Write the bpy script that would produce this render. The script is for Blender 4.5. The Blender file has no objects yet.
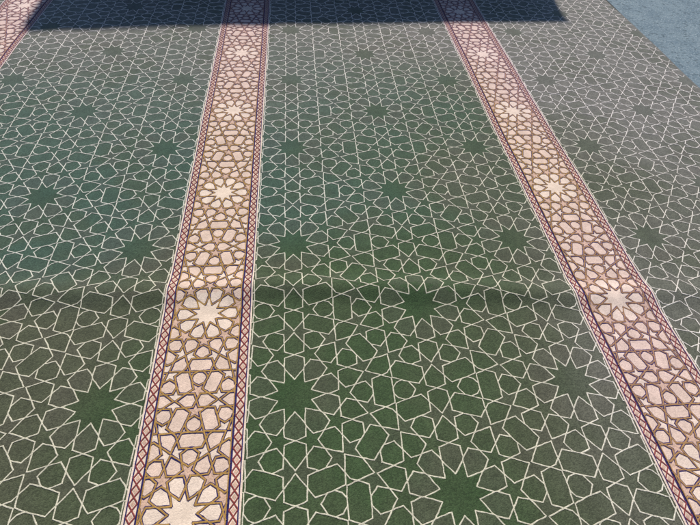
import bpy, math, random
import numpy as np
from mathutils import Matrix, Vector
random.seed(7)
rnd = random.random
C = bpy.context.scene.collection
R = math.radians

# ---------------------------------------------------------------- dimensions
S = 0.0896
PX, PY = 8.0575*S, 5.855*S     # lattice of the big stars
S1 = S/1.618034                # tile edge of the field pattern
PER = 1.2                      # distance between border bands
BW = 0.1225                    # half width of a band
X_EDGE = 2.176                 # right edge of the carpet
Y0, Y1 = -1.4, 3.2

# ---------------------------------------------------------------- camera solve
PTS = [(184,515,0,-1),(212,312,0,0),(228,193,0,1),(237,112,0,2),(620,298,1.2,0),(555,188,1.2,1),(514,113,1.2,2),
 (298,247,.239,.5),(290,400,.239,-.5),(390,190,.6,1),(375,110,.6,2),(455,490,.6,-1),(575,383,.961,-.5),
 (512,240,.961,.5),(470,145,.961,1.5),(97,408,-.239,-.5),(130,245,-.239,.5),(165,148,-.239,1.5),(40,195,-.6,1),(85,113,-.6,2)]
def basis(th, ps, ph):
    f = np.array([math.sin(ps)*math.cos(th), math.cos(ps)*math.cos(th), -math.sin(th)])
    r0 = np.array([math.cos(ps), -math.sin(ps), 0.]); u0 = np.cross(r0, f)
    return r0*math.cos(ph)+u0*math.sin(ph), u0*math.cos(ph)-r0*math.sin(ph), f
def project(p, X, Y, Z=0.):
    r, u, f = basis(p[4], p[5], p[6]); d = np.array([X-p[1], Y-p[2], Z-p[3]])
    return 350+p[0]*(r@d)/(f@d), 262.5-p[0]*(u@d)/(f@d)
def resid(p):
    out = []
    for x, y, X, n in PTS:
        a, b = project(p, X, n*PY); out += [a-x, b-y]
    out.append((p[0]-500)*0.05)
    return np.array(out)
p = np.array([490., .3, -1.0, 1.16, R(49), R(4), 0.])
for it in range(60):
    r0_ = resid(p); J = np.zeros((len(r0_), 7))
    for k in range(7):
        q = p.copy(); h = 1e-4 if k else 1e-2; q[k] += h; J[:, k] = (resid(q)-r0_)/h
    p = p - np.linalg.solve(J.T@J+1e-4*np.eye(7), J.T@r0_)*.7

# ---------------------------------------------------------------- relief of the carpet
def zf(x, y):
    yc = 0.085-0.045*x+0.010*math.sin(x*4.3)+.003*math.sin(x*9.1+.5)
    d = y-yc
    t = min(1., max(0., (x-.85)/.4)); t = t*t*(3-2*t)
    a = 0.0180*(0.86+0.14*math.sin(x*3.6-.6))*(1-t)+.0100*t
    z = a*math.exp(-(d/(.042 if d > 0 else .042))**2)
    z += 0.0022*math.sin(x*3.1+y*1.7)+0.0018*math.sin(y*6.3-x*2.2+1.3)+0.0006*math.sin(y*15+x*4)
    return z

# ---------------------------------------------------------------- materials
def mat(name, build):
    m = bpy.data.materials.new(name); m.use_nodes = True
    nt = m.node_tree; b = nt.nodes['Principled BSDF']; build(nt, b); return m
def N(nt, t, **k):
    n = nt.nodes.new(t)
    for a, v in k.items(): setattr(n, a, v)
    return n
def mixc(nt, fac, a, b, mode='MIX'):
    m = nt.nodes.new('ShaderNodeMix'); m.data_type = 'RGBA'; m.blend_type = mode
    for s, v in ((0, fac), (6, a), (7, b)):
        if hasattr(v, 'links'): nt.links.new(v, m.inputs[s])
        else: m.inputs[s].default_value = v if s == 0 else (*v, 1)
    return m.outputs[2]
def ramp(nt, src, lo, hi, a=0., b=1.):
    r = nt.nodes.new('ShaderNodeMapRange'); r.interpolation_type = 'SMOOTHSTEP'
    for i, v in ((1, lo), (2, hi), (3, a), (4, b)): r.inputs[i].default_value = v
    nt.links.new(src, r.inputs[0]); return r.outputs[0]
def pile(near, left=None, far=None, olive=None, grain=.32, bump=.45, sheen=.3, patch=True):
    # near / olive / left / far: tones by position, light's broad tint and far haze painted into the pile
    def f(nt, b):
        g = N(nt, 'ShaderNodeNewGeometry')
        def noise(scale, detail=2):
            n = N(nt, 'ShaderNodeTexNoise'); n.inputs['Scale'].default_value = scale; n.inputs['Detail'].default_value = detail
            nt.links.new(g.outputs['Position'], n.inputs['Vector']); return n.outputs['Fac']
        sp = N(nt, 'ShaderNodeSeparateXYZ'); nt.links.new(g.outputs['Position'], sp.inputs[0])
        def plus(a, k, off):
            m = N(nt, 'ShaderNodeMath', operation='MULTIPLY_ADD'); nt.links.new(off, m.inputs[0]); m.inputs[1].default_value = k
            nt.links.new(a, m.inputs[2]); return m.outputs[0]
        c = near
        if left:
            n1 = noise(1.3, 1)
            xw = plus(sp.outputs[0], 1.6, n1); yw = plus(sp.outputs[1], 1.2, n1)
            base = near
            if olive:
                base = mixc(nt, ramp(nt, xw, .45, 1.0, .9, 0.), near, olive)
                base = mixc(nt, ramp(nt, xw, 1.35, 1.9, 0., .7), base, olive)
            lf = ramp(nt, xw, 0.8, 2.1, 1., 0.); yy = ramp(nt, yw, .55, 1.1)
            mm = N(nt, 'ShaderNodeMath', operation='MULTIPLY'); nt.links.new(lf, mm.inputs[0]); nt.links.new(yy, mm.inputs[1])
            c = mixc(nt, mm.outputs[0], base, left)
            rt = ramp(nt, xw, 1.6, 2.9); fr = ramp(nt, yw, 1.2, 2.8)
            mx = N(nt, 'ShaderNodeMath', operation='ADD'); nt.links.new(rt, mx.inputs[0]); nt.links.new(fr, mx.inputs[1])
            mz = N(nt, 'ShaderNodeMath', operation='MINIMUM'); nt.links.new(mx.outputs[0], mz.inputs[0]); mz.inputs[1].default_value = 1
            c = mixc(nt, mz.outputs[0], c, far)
            if patch: c = mixc(nt, ramp(nt, noise(4.5, 2), .46, .62, 0, .35), c, (near[0]*1.4, near[1]*1.0, near[2]*1.3))
        v = N(nt, 'ShaderNodeTexVoronoi'); v.inputs['Scale'].default_value = 380
        nt.links.new(g.outputs['Position'], v.inputs['Vector'])
        gr = N(nt, 'ShaderNodeSeparateColor'); nt.links.new(v.outputs['Color'], gr.inputs[0])
        k = N(nt, 'ShaderNodeMapRange'); k.inputs[3].default_value = 1-grain; k.inputs[4].default_value = 1+grain
        nt.links.new(gr.outputs[0], k.inputs[0])
        k2 = ramp(nt, noise(24, 3), .3, .7, .91, 1.09)
        mu = N(nt, 'ShaderNodeMath', operation='MULTIPLY'); nt.links.new(k.outputs[0], mu.inputs[0]); nt.links.new(k2, mu.inputs[1])
        vm = N(nt, 'ShaderNodeVectorMath', operation='SCALE')
        if hasattr(c, 'links'): nt.links.new(c, vm.inputs[0])
        else: vm.inputs[0].default_value = c
        nt.links.new(mu.outputs[0], vm.inputs['Scale'])
        nt.links.new(vm.outputs[0], b.inputs['Base Color'])
        b.inputs['Roughness'].default_value = .9
        b.inputs['Specular IOR Level'].default_value = .25
        b.inputs['Sheen Weight'].default_value = sheen; b.inputs['Sheen Roughness'].default_value = .4
        bp = N(nt, 'ShaderNodeBump'); bp.inputs['Strength'].default_value = bump; bp.inputs['Distance'].default_value = .0017
        nt.links.new(v.outputs['Distance'], bp.inputs['Height']); bp.invert = True
        nt.links.new(bp.outputs[0], b.inputs['Normal'])
    return f
M = {}
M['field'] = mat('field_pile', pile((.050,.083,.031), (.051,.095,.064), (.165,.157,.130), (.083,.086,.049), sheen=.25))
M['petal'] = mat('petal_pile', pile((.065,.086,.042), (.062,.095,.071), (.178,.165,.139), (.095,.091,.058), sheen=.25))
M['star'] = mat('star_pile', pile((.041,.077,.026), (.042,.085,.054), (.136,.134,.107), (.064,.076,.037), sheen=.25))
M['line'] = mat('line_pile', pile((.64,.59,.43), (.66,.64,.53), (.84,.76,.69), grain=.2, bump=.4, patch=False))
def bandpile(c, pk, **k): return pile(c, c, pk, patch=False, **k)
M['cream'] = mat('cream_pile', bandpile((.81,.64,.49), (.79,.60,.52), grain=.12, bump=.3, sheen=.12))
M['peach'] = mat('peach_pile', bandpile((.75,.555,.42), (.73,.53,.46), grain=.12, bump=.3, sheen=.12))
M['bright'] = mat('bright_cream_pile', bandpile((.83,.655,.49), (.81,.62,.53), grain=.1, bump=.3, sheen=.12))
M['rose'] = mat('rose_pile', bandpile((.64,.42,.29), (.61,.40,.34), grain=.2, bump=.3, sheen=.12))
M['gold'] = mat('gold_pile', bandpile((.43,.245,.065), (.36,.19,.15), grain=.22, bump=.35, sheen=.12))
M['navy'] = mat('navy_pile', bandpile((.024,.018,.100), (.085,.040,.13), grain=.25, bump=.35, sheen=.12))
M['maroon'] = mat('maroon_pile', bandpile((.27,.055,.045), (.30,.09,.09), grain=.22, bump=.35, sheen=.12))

# ---------------------------------------------------------------- mesh collector
class MB:
    def __init__(s): s.v = []; s.f = []; s.m = []; s.slots = []; s.k = 0
    def mi(s, name):
        if name not in s.slots: s.slots.append(name)
        return s.slots.index(name)
    def add(s, vs, fs, name):
        o = len(s.v); s.v += vs; i = s.mi(name)
        s.f += [tuple(o+a for a in f) for f in fs]; s.m += [i]*len(fs)
    def build(s, name, parent=None):
        me = bpy.data.meshes.new(name); me.from_pydata(s.v, [], s.f)
        for n in s.slots: me.materials.append(M[n])
        me.polygons.foreach_set('material_index', s.m)
        me.polygons.foreach_set('use_smooth', [True]*len(s.f)); me.update()
        o = bpy.data.objects.new(name, me); C.objects.link(o)
        if parent: o.parent = parent
        return o
def sheet(mb, x0, x1, name, z=0., y0=Y0, y1=Y1):
    ys = []; y = y0
    while y < y1:
        ys.append(y); y += .006 if -.20 < y < .32 else .02
    ys.append(y1)
    nx = max(1, int(math.ceil((x1-x0)/.03))); xs = [x0+(x1-x0)*i/nx for i in range(nx+1)]
    vs = [(x, y, zf(x, y)+z) for y in ys for x in xs]; w = nx+1
    fs = [(j*w+i, j*w+i+1, (j+1)*w+i+1, (j+1)*w+i) for j in range(len(ys)-1) for i in range(nx)]
    mb.add(vs, fs, name)
def clipseg(p, q, x0, x1, y0=Y0, y1=Y1):
    t0, t1 = 0., 1.
    d = (q[0]-p[0], q[1]-p[1])
    for a, lo, hi in ((0, x0, x1), (1, y0, y1)):
        if abs(d[a]) < 1e-9:
            if p[a] < lo or p[a] > hi: return None
        else:
            u, v = (lo-p[a])/d[a], (hi-p[a])/d[a]
            if u > v: u, v = v, u
            t0 = max(t0, u); t1 = min(t1, v)
    if t1-t0 < 1e-4: return None
    return (p[0]+d[0]*t0, p[1]+d[1]*t0), (p[0]+d[0]*t1, p[1]+d[1]*t1)
def ribbon(mb, p, q, w, z, name, x0, x1, ext=.3, jit=.0005, h=.0009, step=.009):
    L = math.hypot(q[0]-p[0], q[1]-p[1])
    if L < 1e-5: return
    ux, uy = (q[0]-p[0])/L, (q[1]-p[1])/L
    p = (p[0]-ux*w*ext, p[1]-uy*w*ext); q = (q[0]+ux*w*ext, q[1]+uy*w*ext)
    c = clipseg(p, q, x0, x1)
    if not c: return
    p, q = c; L = math.hypot(q[0]-p[0], q[1]-p[1]); n = max(1, int(round(L/step)))
    if L < .003: return
    mb.k += 1; zo = z+(mb.k % 9)*.00004
    vs = []; fs = []
    for i in range(n+1):
        t = i/n; j = (rnd()-.5)*jit*2.8
        x = p[0]+(q[0]-p[0])*t-uy*j; y = p[1]+(q[1]-p[1])*t+ux*j
        for sgn in (-1, 0, 1):
            ww = sgn*(w/2+(rnd()-.5)*2*jit)
            a, b = x-uy*ww, y+ux*ww
            vs.append((a, b, zf(a, b)+zo+(h if sgn == 0 else 0)))
    for i in range(n):
        for k in (0, 1): fs.append((3*i+k, 3*i+3+k, 3*i+4+k, 3*i+1+k))
    mb.add(vs, fs, name)
def clippoly(P, x0, x1, y0=Y0, y1=Y1):
    for a, lim, sg in ((0, x0, 1), (0, x1, -1), (1, y0, 1), (1, y1, -1)):
        out = []
        for i in range(len(P)):
            p, q = P[i-1], P[i]; dp, dq = (p[a]-lim)*sg, (q[a]-lim)*sg
            if (dp >= 0) != (dq >= 0):
                t = dp/(dp-dq); out.append((p[0]+(q[0]-p[0])*t, p[1]+(q[1]-p[1])*t))
            if dq >= 0: out.append(q)
        P = out
        if len(P) < 3: return []
    return P
def fill(mb, P, z, name, x0, x1, scale=1., step=.02):
    P = clippoly(P, x0, x1)
    P = [a for i, a in enumerate(P) if math.hypot(a[0]-P[i-1][0], a[1]-P[i-1][1]) > 1e-4]
    if len(P) < 3: return
    sa = sum(P[i-1][0]*P[i][1]-P[i][0]*P[i-1][1] for i in range(len(P)))/2
    if abs(sa) < 3e-5: return
    if sa < 0: P = P[::-1]
    cx = sum(a for a, b in P)/len(P); cy = sum(b for a, b in P)/len(P)
    if scale != 1: P = [(cx+(a-cx)*scale, cy+(b-cy)*scale) for a, b in P]
    O = []
    for i in range(len(P)):
        p, q = P[i], P[(i+1) % len(P)]; L = math.hypot(p[0]-q[0], p[1]-q[1]); n = max(1, int(L/step))
        O += [(p[0]+(q[0]-p[0])*k/n, p[1]+(q[1]-p[1])*k/n) for k in range(n)]
    Rm = max(math.hypot(a-cx, b-cy) for a, b in O); nr = max(1, int(Rm/.018)); n = len(O)
    good = []
    for i in range(n):
        a, b = O[i], O[(i+1) % n]
        if (a[0]-cx)*(b[1]-cy)-(b[0]-cx)*(a[1]-cy) > 2e-7: good.append(i)
    if not good: return
    vs = [(cx, cy, zf(cx, cy)+z)]; fs = []
    for k in range(1, nr+1):
        for a, b in O:
            x, y = cx+(a-cx)*k/nr, cy+(b-cy)*k/nr; vs.append((x, y, zf(x, y)+z))
    for i in good: fs.append((0, 1+i, 1+(i+1) % n))
    for k in range(nr-1):
        for i in good:
            j = (i+1) % n; fs.append((1+k*n+i, 1+(k+1)*n+i, 1+(k+1)*n+j, 1+k*n+j))
    mb.add(vs, fs, name)

# ---------------------------------------------------------------- star pattern (polygons in contact), tile edge = 1
def contact(V, ang=72):
    n = len(V); out = []
    mids = [((V[i][0]+V[(i+1) % n][0])/2, (V[i][1]+V[(i+1) % n][1])/2) for i in range(n)]
    def rot(v, a): c, s = math.cos(a), math.sin(a); return (v[0]*c-v[1]*s, v[0]*s+v[1]*c)
    for i in range(n):
        j = (i+1) % n
        ei = (V[j][0]-V[i][0], V[j][1]-V[i][1]); ej = (V[(j+1) % n][0]-V[j][0], V[(j+1) % n][1]-V[j][1])
        a = rot(ei, R(ang)); b = rot((-ej[0], -ej[1]), -R(ang))
        m1, m2 = mids[i], mids[j]; det = a[0]*(-b[1])+b[0]*a[1]
        dx, dy = m2[0]-m1[0], m2[1]-m1[1]; t = (dx*(-b[1])+b[0]*dy)/det
        out += [m1, (m1[0]+a[0]*t, m1[1]+a[1]*t)]
    return out
def pol(r, d, ox=0, oy=0): return (ox+r*math.cos(R(d)), oy+r*math.sin(R(d)))
def ngon(n, cx, cy, first):
    r = .5/math.sin(math.pi/n)
    return [pol(r, first+360*k/n, cx, cy) for k in range(n)]
def hexa(cx, cy, d):
    c, s = math.cos(R(d)), math.sin(R(d)); L = []
    for u, v in ((.951, -.5), (.951, .5), (0, .809), (-.951, .5), (-.951, -.5), (0, -.809)):
        L.append((cx+u*c-v*s, cy+u*s+v*c))
    return L
def thin(cx, cy, d):           # slim rhombus: two short links across it
    c, s = math.cos(R(d)), math.sin(R(d))
    P = lambda u, v: (cx+u*c-v*s, cy+u*s+v*c)
    return [(P(u, .1545), P(u, -.1545)) for u in (.4755, -.4755)]
def closed(P): return [(P[k-1], P[k]) for k in range(len(P))]
GX, GY = 13.0373, 9.4728
def fine_tiling(A, tip=None, val=None):
    star = contact(ngon(10, 0, 0, 18), A); extra = []
    if tip:
        star = []
        for k in range(10): star += [pol(tip, 36*k), pol(val, 18+36*k)]
        extra = [(pol(tip, 36*k), pol(1.539, 36*k)) for k in range(10)]
    pent = [contact(ngon(5, *pol(2.2270, 36*k), 36*k), A) for k in range(10)]
    pair = [contact(ngon(5, sx*(GX/2-.688), 0, 180 if sx > 0 else 0), A) for sx in (1, -1)]
    bar = [contact(hexa(*pol(3.4271, 18+36*k), 18+36*k+90), A) for k in range(10)]
    rest = []; links = []
    for d in (36, 144, 0, 180): links += thin(*pol(4.0285, d), d)
    for sx in (1, -1):
        for sy in (1, -1):
            Q = [(4.029*sx, .309*sy), (4.98*sx, 0), (4.98*sx, 1.0*sy), (4.029*sx, 1.309*sy)]
            if sx*sy < 0: Q = Q[::-1]
            rest.append(contact(Q, A))
            t = [(4.98*sx, 0), (5.569*sx, .81*sy), (5.569*sx, 1.81*sy), (4.98*sx, 1.0*sy)]
            cx, cy = sum(a for a, b in t)/4, sum(b for a, b in t)/4
            links += thin(cx, cy, math.degrees(math.atan2((t[2][1]-t[0][1]), (t[2][0]-t[0][0]))))
    v = math.hypot(*star[1])
    inner = [q for q in pent[0] if math.hypot(*q) < 2.227 and q[1] > .02]
    up = sorted([q for q in inner if math.hypot(*q) > 1.56], key=lambda q: math.hypot(*q))[0]
    ur, ua = math.hypot(*up), math.degrees(math.atan2(up[1], up[0]))
    petals = []
    for k in range(10):
        c = 18+36*k; P = [pol(v, c)]
        if tip: P.append(pol(tip, c+18))
        P += [pol(1.539, c+18), pol(ur, c+18-ua), pol(2.118, c), pol(ur, c-18+ua), pol(1.539, c-18)]
        if tip: P.append(pol(tip, c-18))
        petals.append(P)
    seg = list(links)+extra
    for P in [star]+pent+pair+bar+rest: seg += closed(P)
    return dict(star=star, pent=pent+pair, bar=bar, petals=petals, seg=seg)
def turn(T):
    r = lambda P: [(-b, a) for a, b in P]
    return dict(star=r(T['star']), seg=[tuple(r(s)) for s in T['seg']], **{k: [r(P) for P in T[k]] for k in ('pent', 'bar', 'petals')})
F_ = fine_tiling(69.5, 1.42, .80)
B_ = turn(fine_tiling(69.5, 1.42, .76))

def panel(x0, x1, xc, parent):
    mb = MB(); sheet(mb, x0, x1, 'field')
    T = lambda P, ox, oy: [(ox+a*S1, oy+b*S1) for a, b in P]
    for i in range(-3, 4):
        ox = xc+i*PX/2
        if ox < x0-.4 or ox > x1+.4: continue
        for j in range(-5, 9):
            oy = (j+(.5 if i % 2 else 0))*PY
            if oy < Y0-.5 or oy > Y1+.5: continue
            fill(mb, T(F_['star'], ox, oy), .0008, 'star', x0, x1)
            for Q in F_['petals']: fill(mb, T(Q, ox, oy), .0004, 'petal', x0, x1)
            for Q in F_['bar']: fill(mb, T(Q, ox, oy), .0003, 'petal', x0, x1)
            for a, b in F_['seg']:
                q = T((a, b), ox, oy); ribbon(mb, q[0], q[1], .0031, .0006, 'line', x0, x1, jit=.0004)
    return mb.build('green_panel', parent)

IN = .092
def band(xc, parent):
    root = MB(); x0, x1 = xc-IN, xc+IN; s2 = PY/GX
    sheet(root, xc-IN-.0050, xc+IN+.0050, 'navy', .0001)
    sheet(root, xc-IN, xc+IN, 'peach', .0006)
    T = lambda P, ox, oy: [(ox+a*s2, oy+b*s2) for a, b in P]
    for i in (-1, 0, 1):
        ox = xc+i*GY*s2/2
        for j in range(-4, 8):
            oy = (j+(.5 if i % 2 else 0))*PY
            fill(root, T(B_['star'], ox, oy), .0012, 'bright', x0, x1)
            for Q in B_['pent']: fill(root, T(Q, ox, oy), .0012, 'rose', x0, x1)
            for Q in B_['petals']: fill(root, T(Q, ox, oy), .0010, 'cream', x0, x1)
            for Q in B_['bar']: fill(root, T(Q, ox, oy), .0009, 'cream', x0, x1)
            for a, b in B_['seg']:
                q = T((a, b), ox, oy)
                ribbon(root, q[0], q[1], .0074, .0010, 'navy', x0, x1, h=.0006, jit=.0004)
                ribbon(root, q[0], q[1], .0038, .0016, 'gold', x0, x1, h=.0006, jit=.0004)
    for sg in (-1, 1):
        ribbon(root, (xc+sg*(IN-.001), Y0), (xc+sg*(IN-.001), Y1), .0026, .0020, 'gold', xc-.2, xc+.2, ext=0, jit=.0002)
    o = root.build('border_band', parent)
    for sg in (-1, 1):
        g = MB(); e = IN+.0050; a, b = sorted((xc+sg*e, xc+sg*BW))
        sheet(g, a, b, 'cream', .0002)
        m = xc+sg*(e+BW-.006)/2; hw = (BW-.006-e)/2
        st = .027; n = int((Y1-Y0)/st)
        for k in range(n):
            y = Y0+(k+.5)*st
            D = [(m+hw, y), (m, y+st*.5), (m-hw, y), (m, y-st*.5)]
            fill(g, D, .0008, 'rose', a, b, .5)
            for q in range(4): ribbon(g, D[q-1], D[q], .0031, .0012, 'maroon', a, b, step=.013, jit=.0003)
        xx = xc+sg*(BW-.0020); ribbon(g, (xx, Y0), (xx, Y1), .0050, .0012, 'cream', xc-.2, xc+.2, ext=0, jit=.0002)
        xx = xc+sg*(BW-.0054); ribbon(g, (xx, Y0), (xx, Y1), .0028, .0014, 'navy', xc-.2, xc+.2, ext=0, jit=.0002)
        g.build('guard_strip', o)
    return o

carpet = bpy.data.objects.new('patterned_carpet', None); C.objects.link(carpet)
carpet['label'] = 'green carpet with pale star pattern and pink ornamental bands lying on grey ground'
carpet['category'] = 'carpet'
BX = [-1.17, 0., PER]
panel(-2*PER+BW, BX[0]-BW, -1.5*PER, carpet)
panel(BX[0]+BW, -BW, -.5*PER, carpet)
panel(BW, PER-BW, .5*PER, carpet)
panel(PER+BW, X_EDGE, 1.5*PER, carpet)
for x in BX: band(x, carpet)
hem = MB()
sheet(hem, X_EDGE, X_EDGE+.008, 'petal', .0004)
hem.add([(X_EDGE+.008, Y0, -.007), (X_EDGE+.008, Y1, -.007), (X_EDGE+.008, Y1, -.001), (X_EDGE+.008, Y0, -.001)], [(0, 1, 2, 3)], 'petal')
hem.build('side_hem', carpet)

# ---------------------------------------------------------------- ground
def gmat(nt, b):
    g = N(nt, 'ShaderNodeNewGeometry')
    def noise(sc, d=6):
        n = N(nt, 'ShaderNodeTexNoise'); n.inputs['Scale'].default_value = sc; n.inputs['Detail'].default_value = d
        nt.links.new(g.outputs['Position'], n.inputs['Vector']); return n.outputs['Fac']
    c = mixc(nt, ramp(nt, noise(9), .35, .65), (.12,.18,.215), (.17,.235,.265))
    c = mixc(nt, ramp(nt, noise(110, 4), .5, .68), c, (.30,.36,.38))
    c = mixc(nt, ramp(nt, noise(60, 5), .54, .68), c, (.075,.115,.135))
    nt.links.new(c, b.inputs['Base Color']); b.inputs['Roughness'].default_value = .9
    bp = N(nt, 'ShaderNodeBump'); bp.inputs['Strength'].default_value = 1; bp.inputs['Distance'].default_value = .004
    nt.links.new(noise(100, 4), bp.inputs['Height']); nt.links.new(bp.outputs[0], b.inputs['Normal'])
M['ground'] = mat('rough_concrete', gmat)
g = MB(); g.add([(-300, -300, -.0085), (300, -300, -.0085), (300, 300, -.0085), (-300, 300, -.0085)], [(0, 1, 2, 3)], 'ground')
go = g.build('ground'); go['kind'] = 'structure'

# ---------------------------------------------------------------- made-up cabinet and rug out of view, added to throw the far shadow
def wood(nt, b):
    g = N(nt, 'ShaderNodeNewGeometry'); w = N(nt, 'ShaderNodeTexNoise'); w.inputs['Scale'].default_value = 6
    mp = N(nt, 'ShaderNodeMapping'); mp.inputs['Scale'].default_value = (1, 8, 8)
    nt.links.new(g.outputs['Position'], mp.inputs[0]); nt.links.new(mp.outputs[0], w.inputs['Vector'])
    nt.links.new(mixc(nt, w.outputs['Fac'], (.10, .05, .025), (.2, .11, .055)), b.inputs['Base Color']); b.inputs['Roughness'].default_value = .5
M['wood'] = mat('brown_wood', wood)
CX0, CX1, CY = -1.02, 1.90, 2.58
cab = bpy.data.objects.new('added_cabinet', None); C.objects.link(cab); cab.location = ((CX0+CX1)/2, CY+.2, .004); cab.rotation_euler.z = R(2.5)
cab['label'] = 'made-up long low wooden cabinet out of view, added to shade the far carpet'; cab['category'] = 'cabinet'
def box(name, x0, x1, y0, y1, z0, z1, parent, bev=.006):
    mb = MB(); vs = [(x, y, z) for z in (z0, z1) for y in (y0, y1) for x in (x0, x1)]
    mb.add(vs, [(0, 2, 3, 1), (4, 5, 7, 6), (0, 1, 5, 4), (2, 6, 7, 3), (0, 4, 6, 2), (1, 3, 7, 5)], 'wood')
    o = mb.build(name, parent)
    for pl in o.data.polygons: pl.use_smooth = False
    md = o.modifiers.new('b', 'BEVEL'); md.width = bev; md.segments = 3
    return o
W = (CX1-CX0)/2; CH = .67
box('plinth', -W+.03, W-.03, -.17, .18, 0, .06, cab); box('body', -W+.01, W-.01, -.185, .19, .061, CH-.03, cab); box('top_board', -W, W, -.205, .2, CH-.029, CH, cab)
for k in range(5):
    a = -W+.03+k*(2*W-.06)/5; d = box('door', a+.006, a+(2*W-.06)/5-.006, -.203, -.186, .08, CH-.05, cab)
    box('handle', a+.06, a+.075, -.222, -.204, .28, .4, d)
rg = MB(); n = 28; vs = []; fs = []; m_ = 60  # added roll, out of view, makes the cast shadow edge uneven
for i in range(m_+1):
    x = -.62+1.24*i/m_
    for k in range(n):
        a = 2*math.pi*k/n; rr = .050+.003*math.sin(i*.5)+.002*math.sin(k*2+i*.3)
        if i in (0, m_): rr *= .9
        vs.append((x, rr*math.cos(a)+.01*math.sin(x*3), .054+rr*math.sin(a)))
for i in range(m_):
    for k in range(n): fs.append((i*n+k, i*n+(k+1) % n, (i+1)*n+(k+1) % n, (i+1)*n+k))
fs.append(tuple(range(n))); fs.append(tuple(m_*n+k for k in range(n))[::-1])
rg.add(vs, fs, 'rose'); ro = rg.build('added_rug'); ro.location = (-.36, CY+.04, .004+CH)
ro.rotation_euler.z = R(4)
ro['label'] = 'made-up rolled rose rug out of view, added on the cabinet to vary its shadow edge'; ro['category'] = 'rug'

# ---------------------------------------------------------------- camera, light
r, u, f = basis(p[4], p[5], p[6])
cam = bpy.data.cameras.new('camera'); co = bpy.data.objects.new('camera', cam); C.objects.link(co)
co.matrix_world = Matrix(((r[0], u[0], -f[0], p[1]), (r[1], u[1], -f[1], p[2]), (r[2], u[2], -f[2], p[3]), (0, 0, 0, 1)))
cam.sensor_width = 36; cam.lens = float(p[0])/700*36; cam.clip_end = 1000; cam.clip_start = .01
bpy.context.scene.camera = co
EL, AZ = R(45), R(8)
sd = (math.sin(AZ)*math.cos(EL), math.cos(AZ)*math.cos(EL), math.sin(EL))
sl = bpy.data.lights.new('sun', 'SUN'); sl.energy = 4.3; sl.angle = R(3); sl.color = (1, .95, .90)
so = bpy.data.objects.new('sun', sl); C.objects.link(so); so.rotation_euler = Vector(sd).to_track_quat('Z', 'Y').to_euler()
w = bpy.data.worlds.new('World'); bpy.context.scene.world = w; w.use_nodes = True
nt = w.node_tree; sk = nt.nodes.new('ShaderNodeTexSky'); sk.sky_type = 'NISHITA'; sk.sun_disc = False
sk.sun_elevation = EL; sk.sun_rotation = AZ; sk.ozone_density = 5; sk.dust_density = .3
nt.links.new(sk.outputs[0], nt.nodes['Background'].inputs[0]); nt.nodes['Background'].inputs[1].default_value = .085
vs_ = bpy.context.scene.view_settings; vs_.view_transform = 'Standard'; vs_.look = 'None'; vs_.exposure = 0
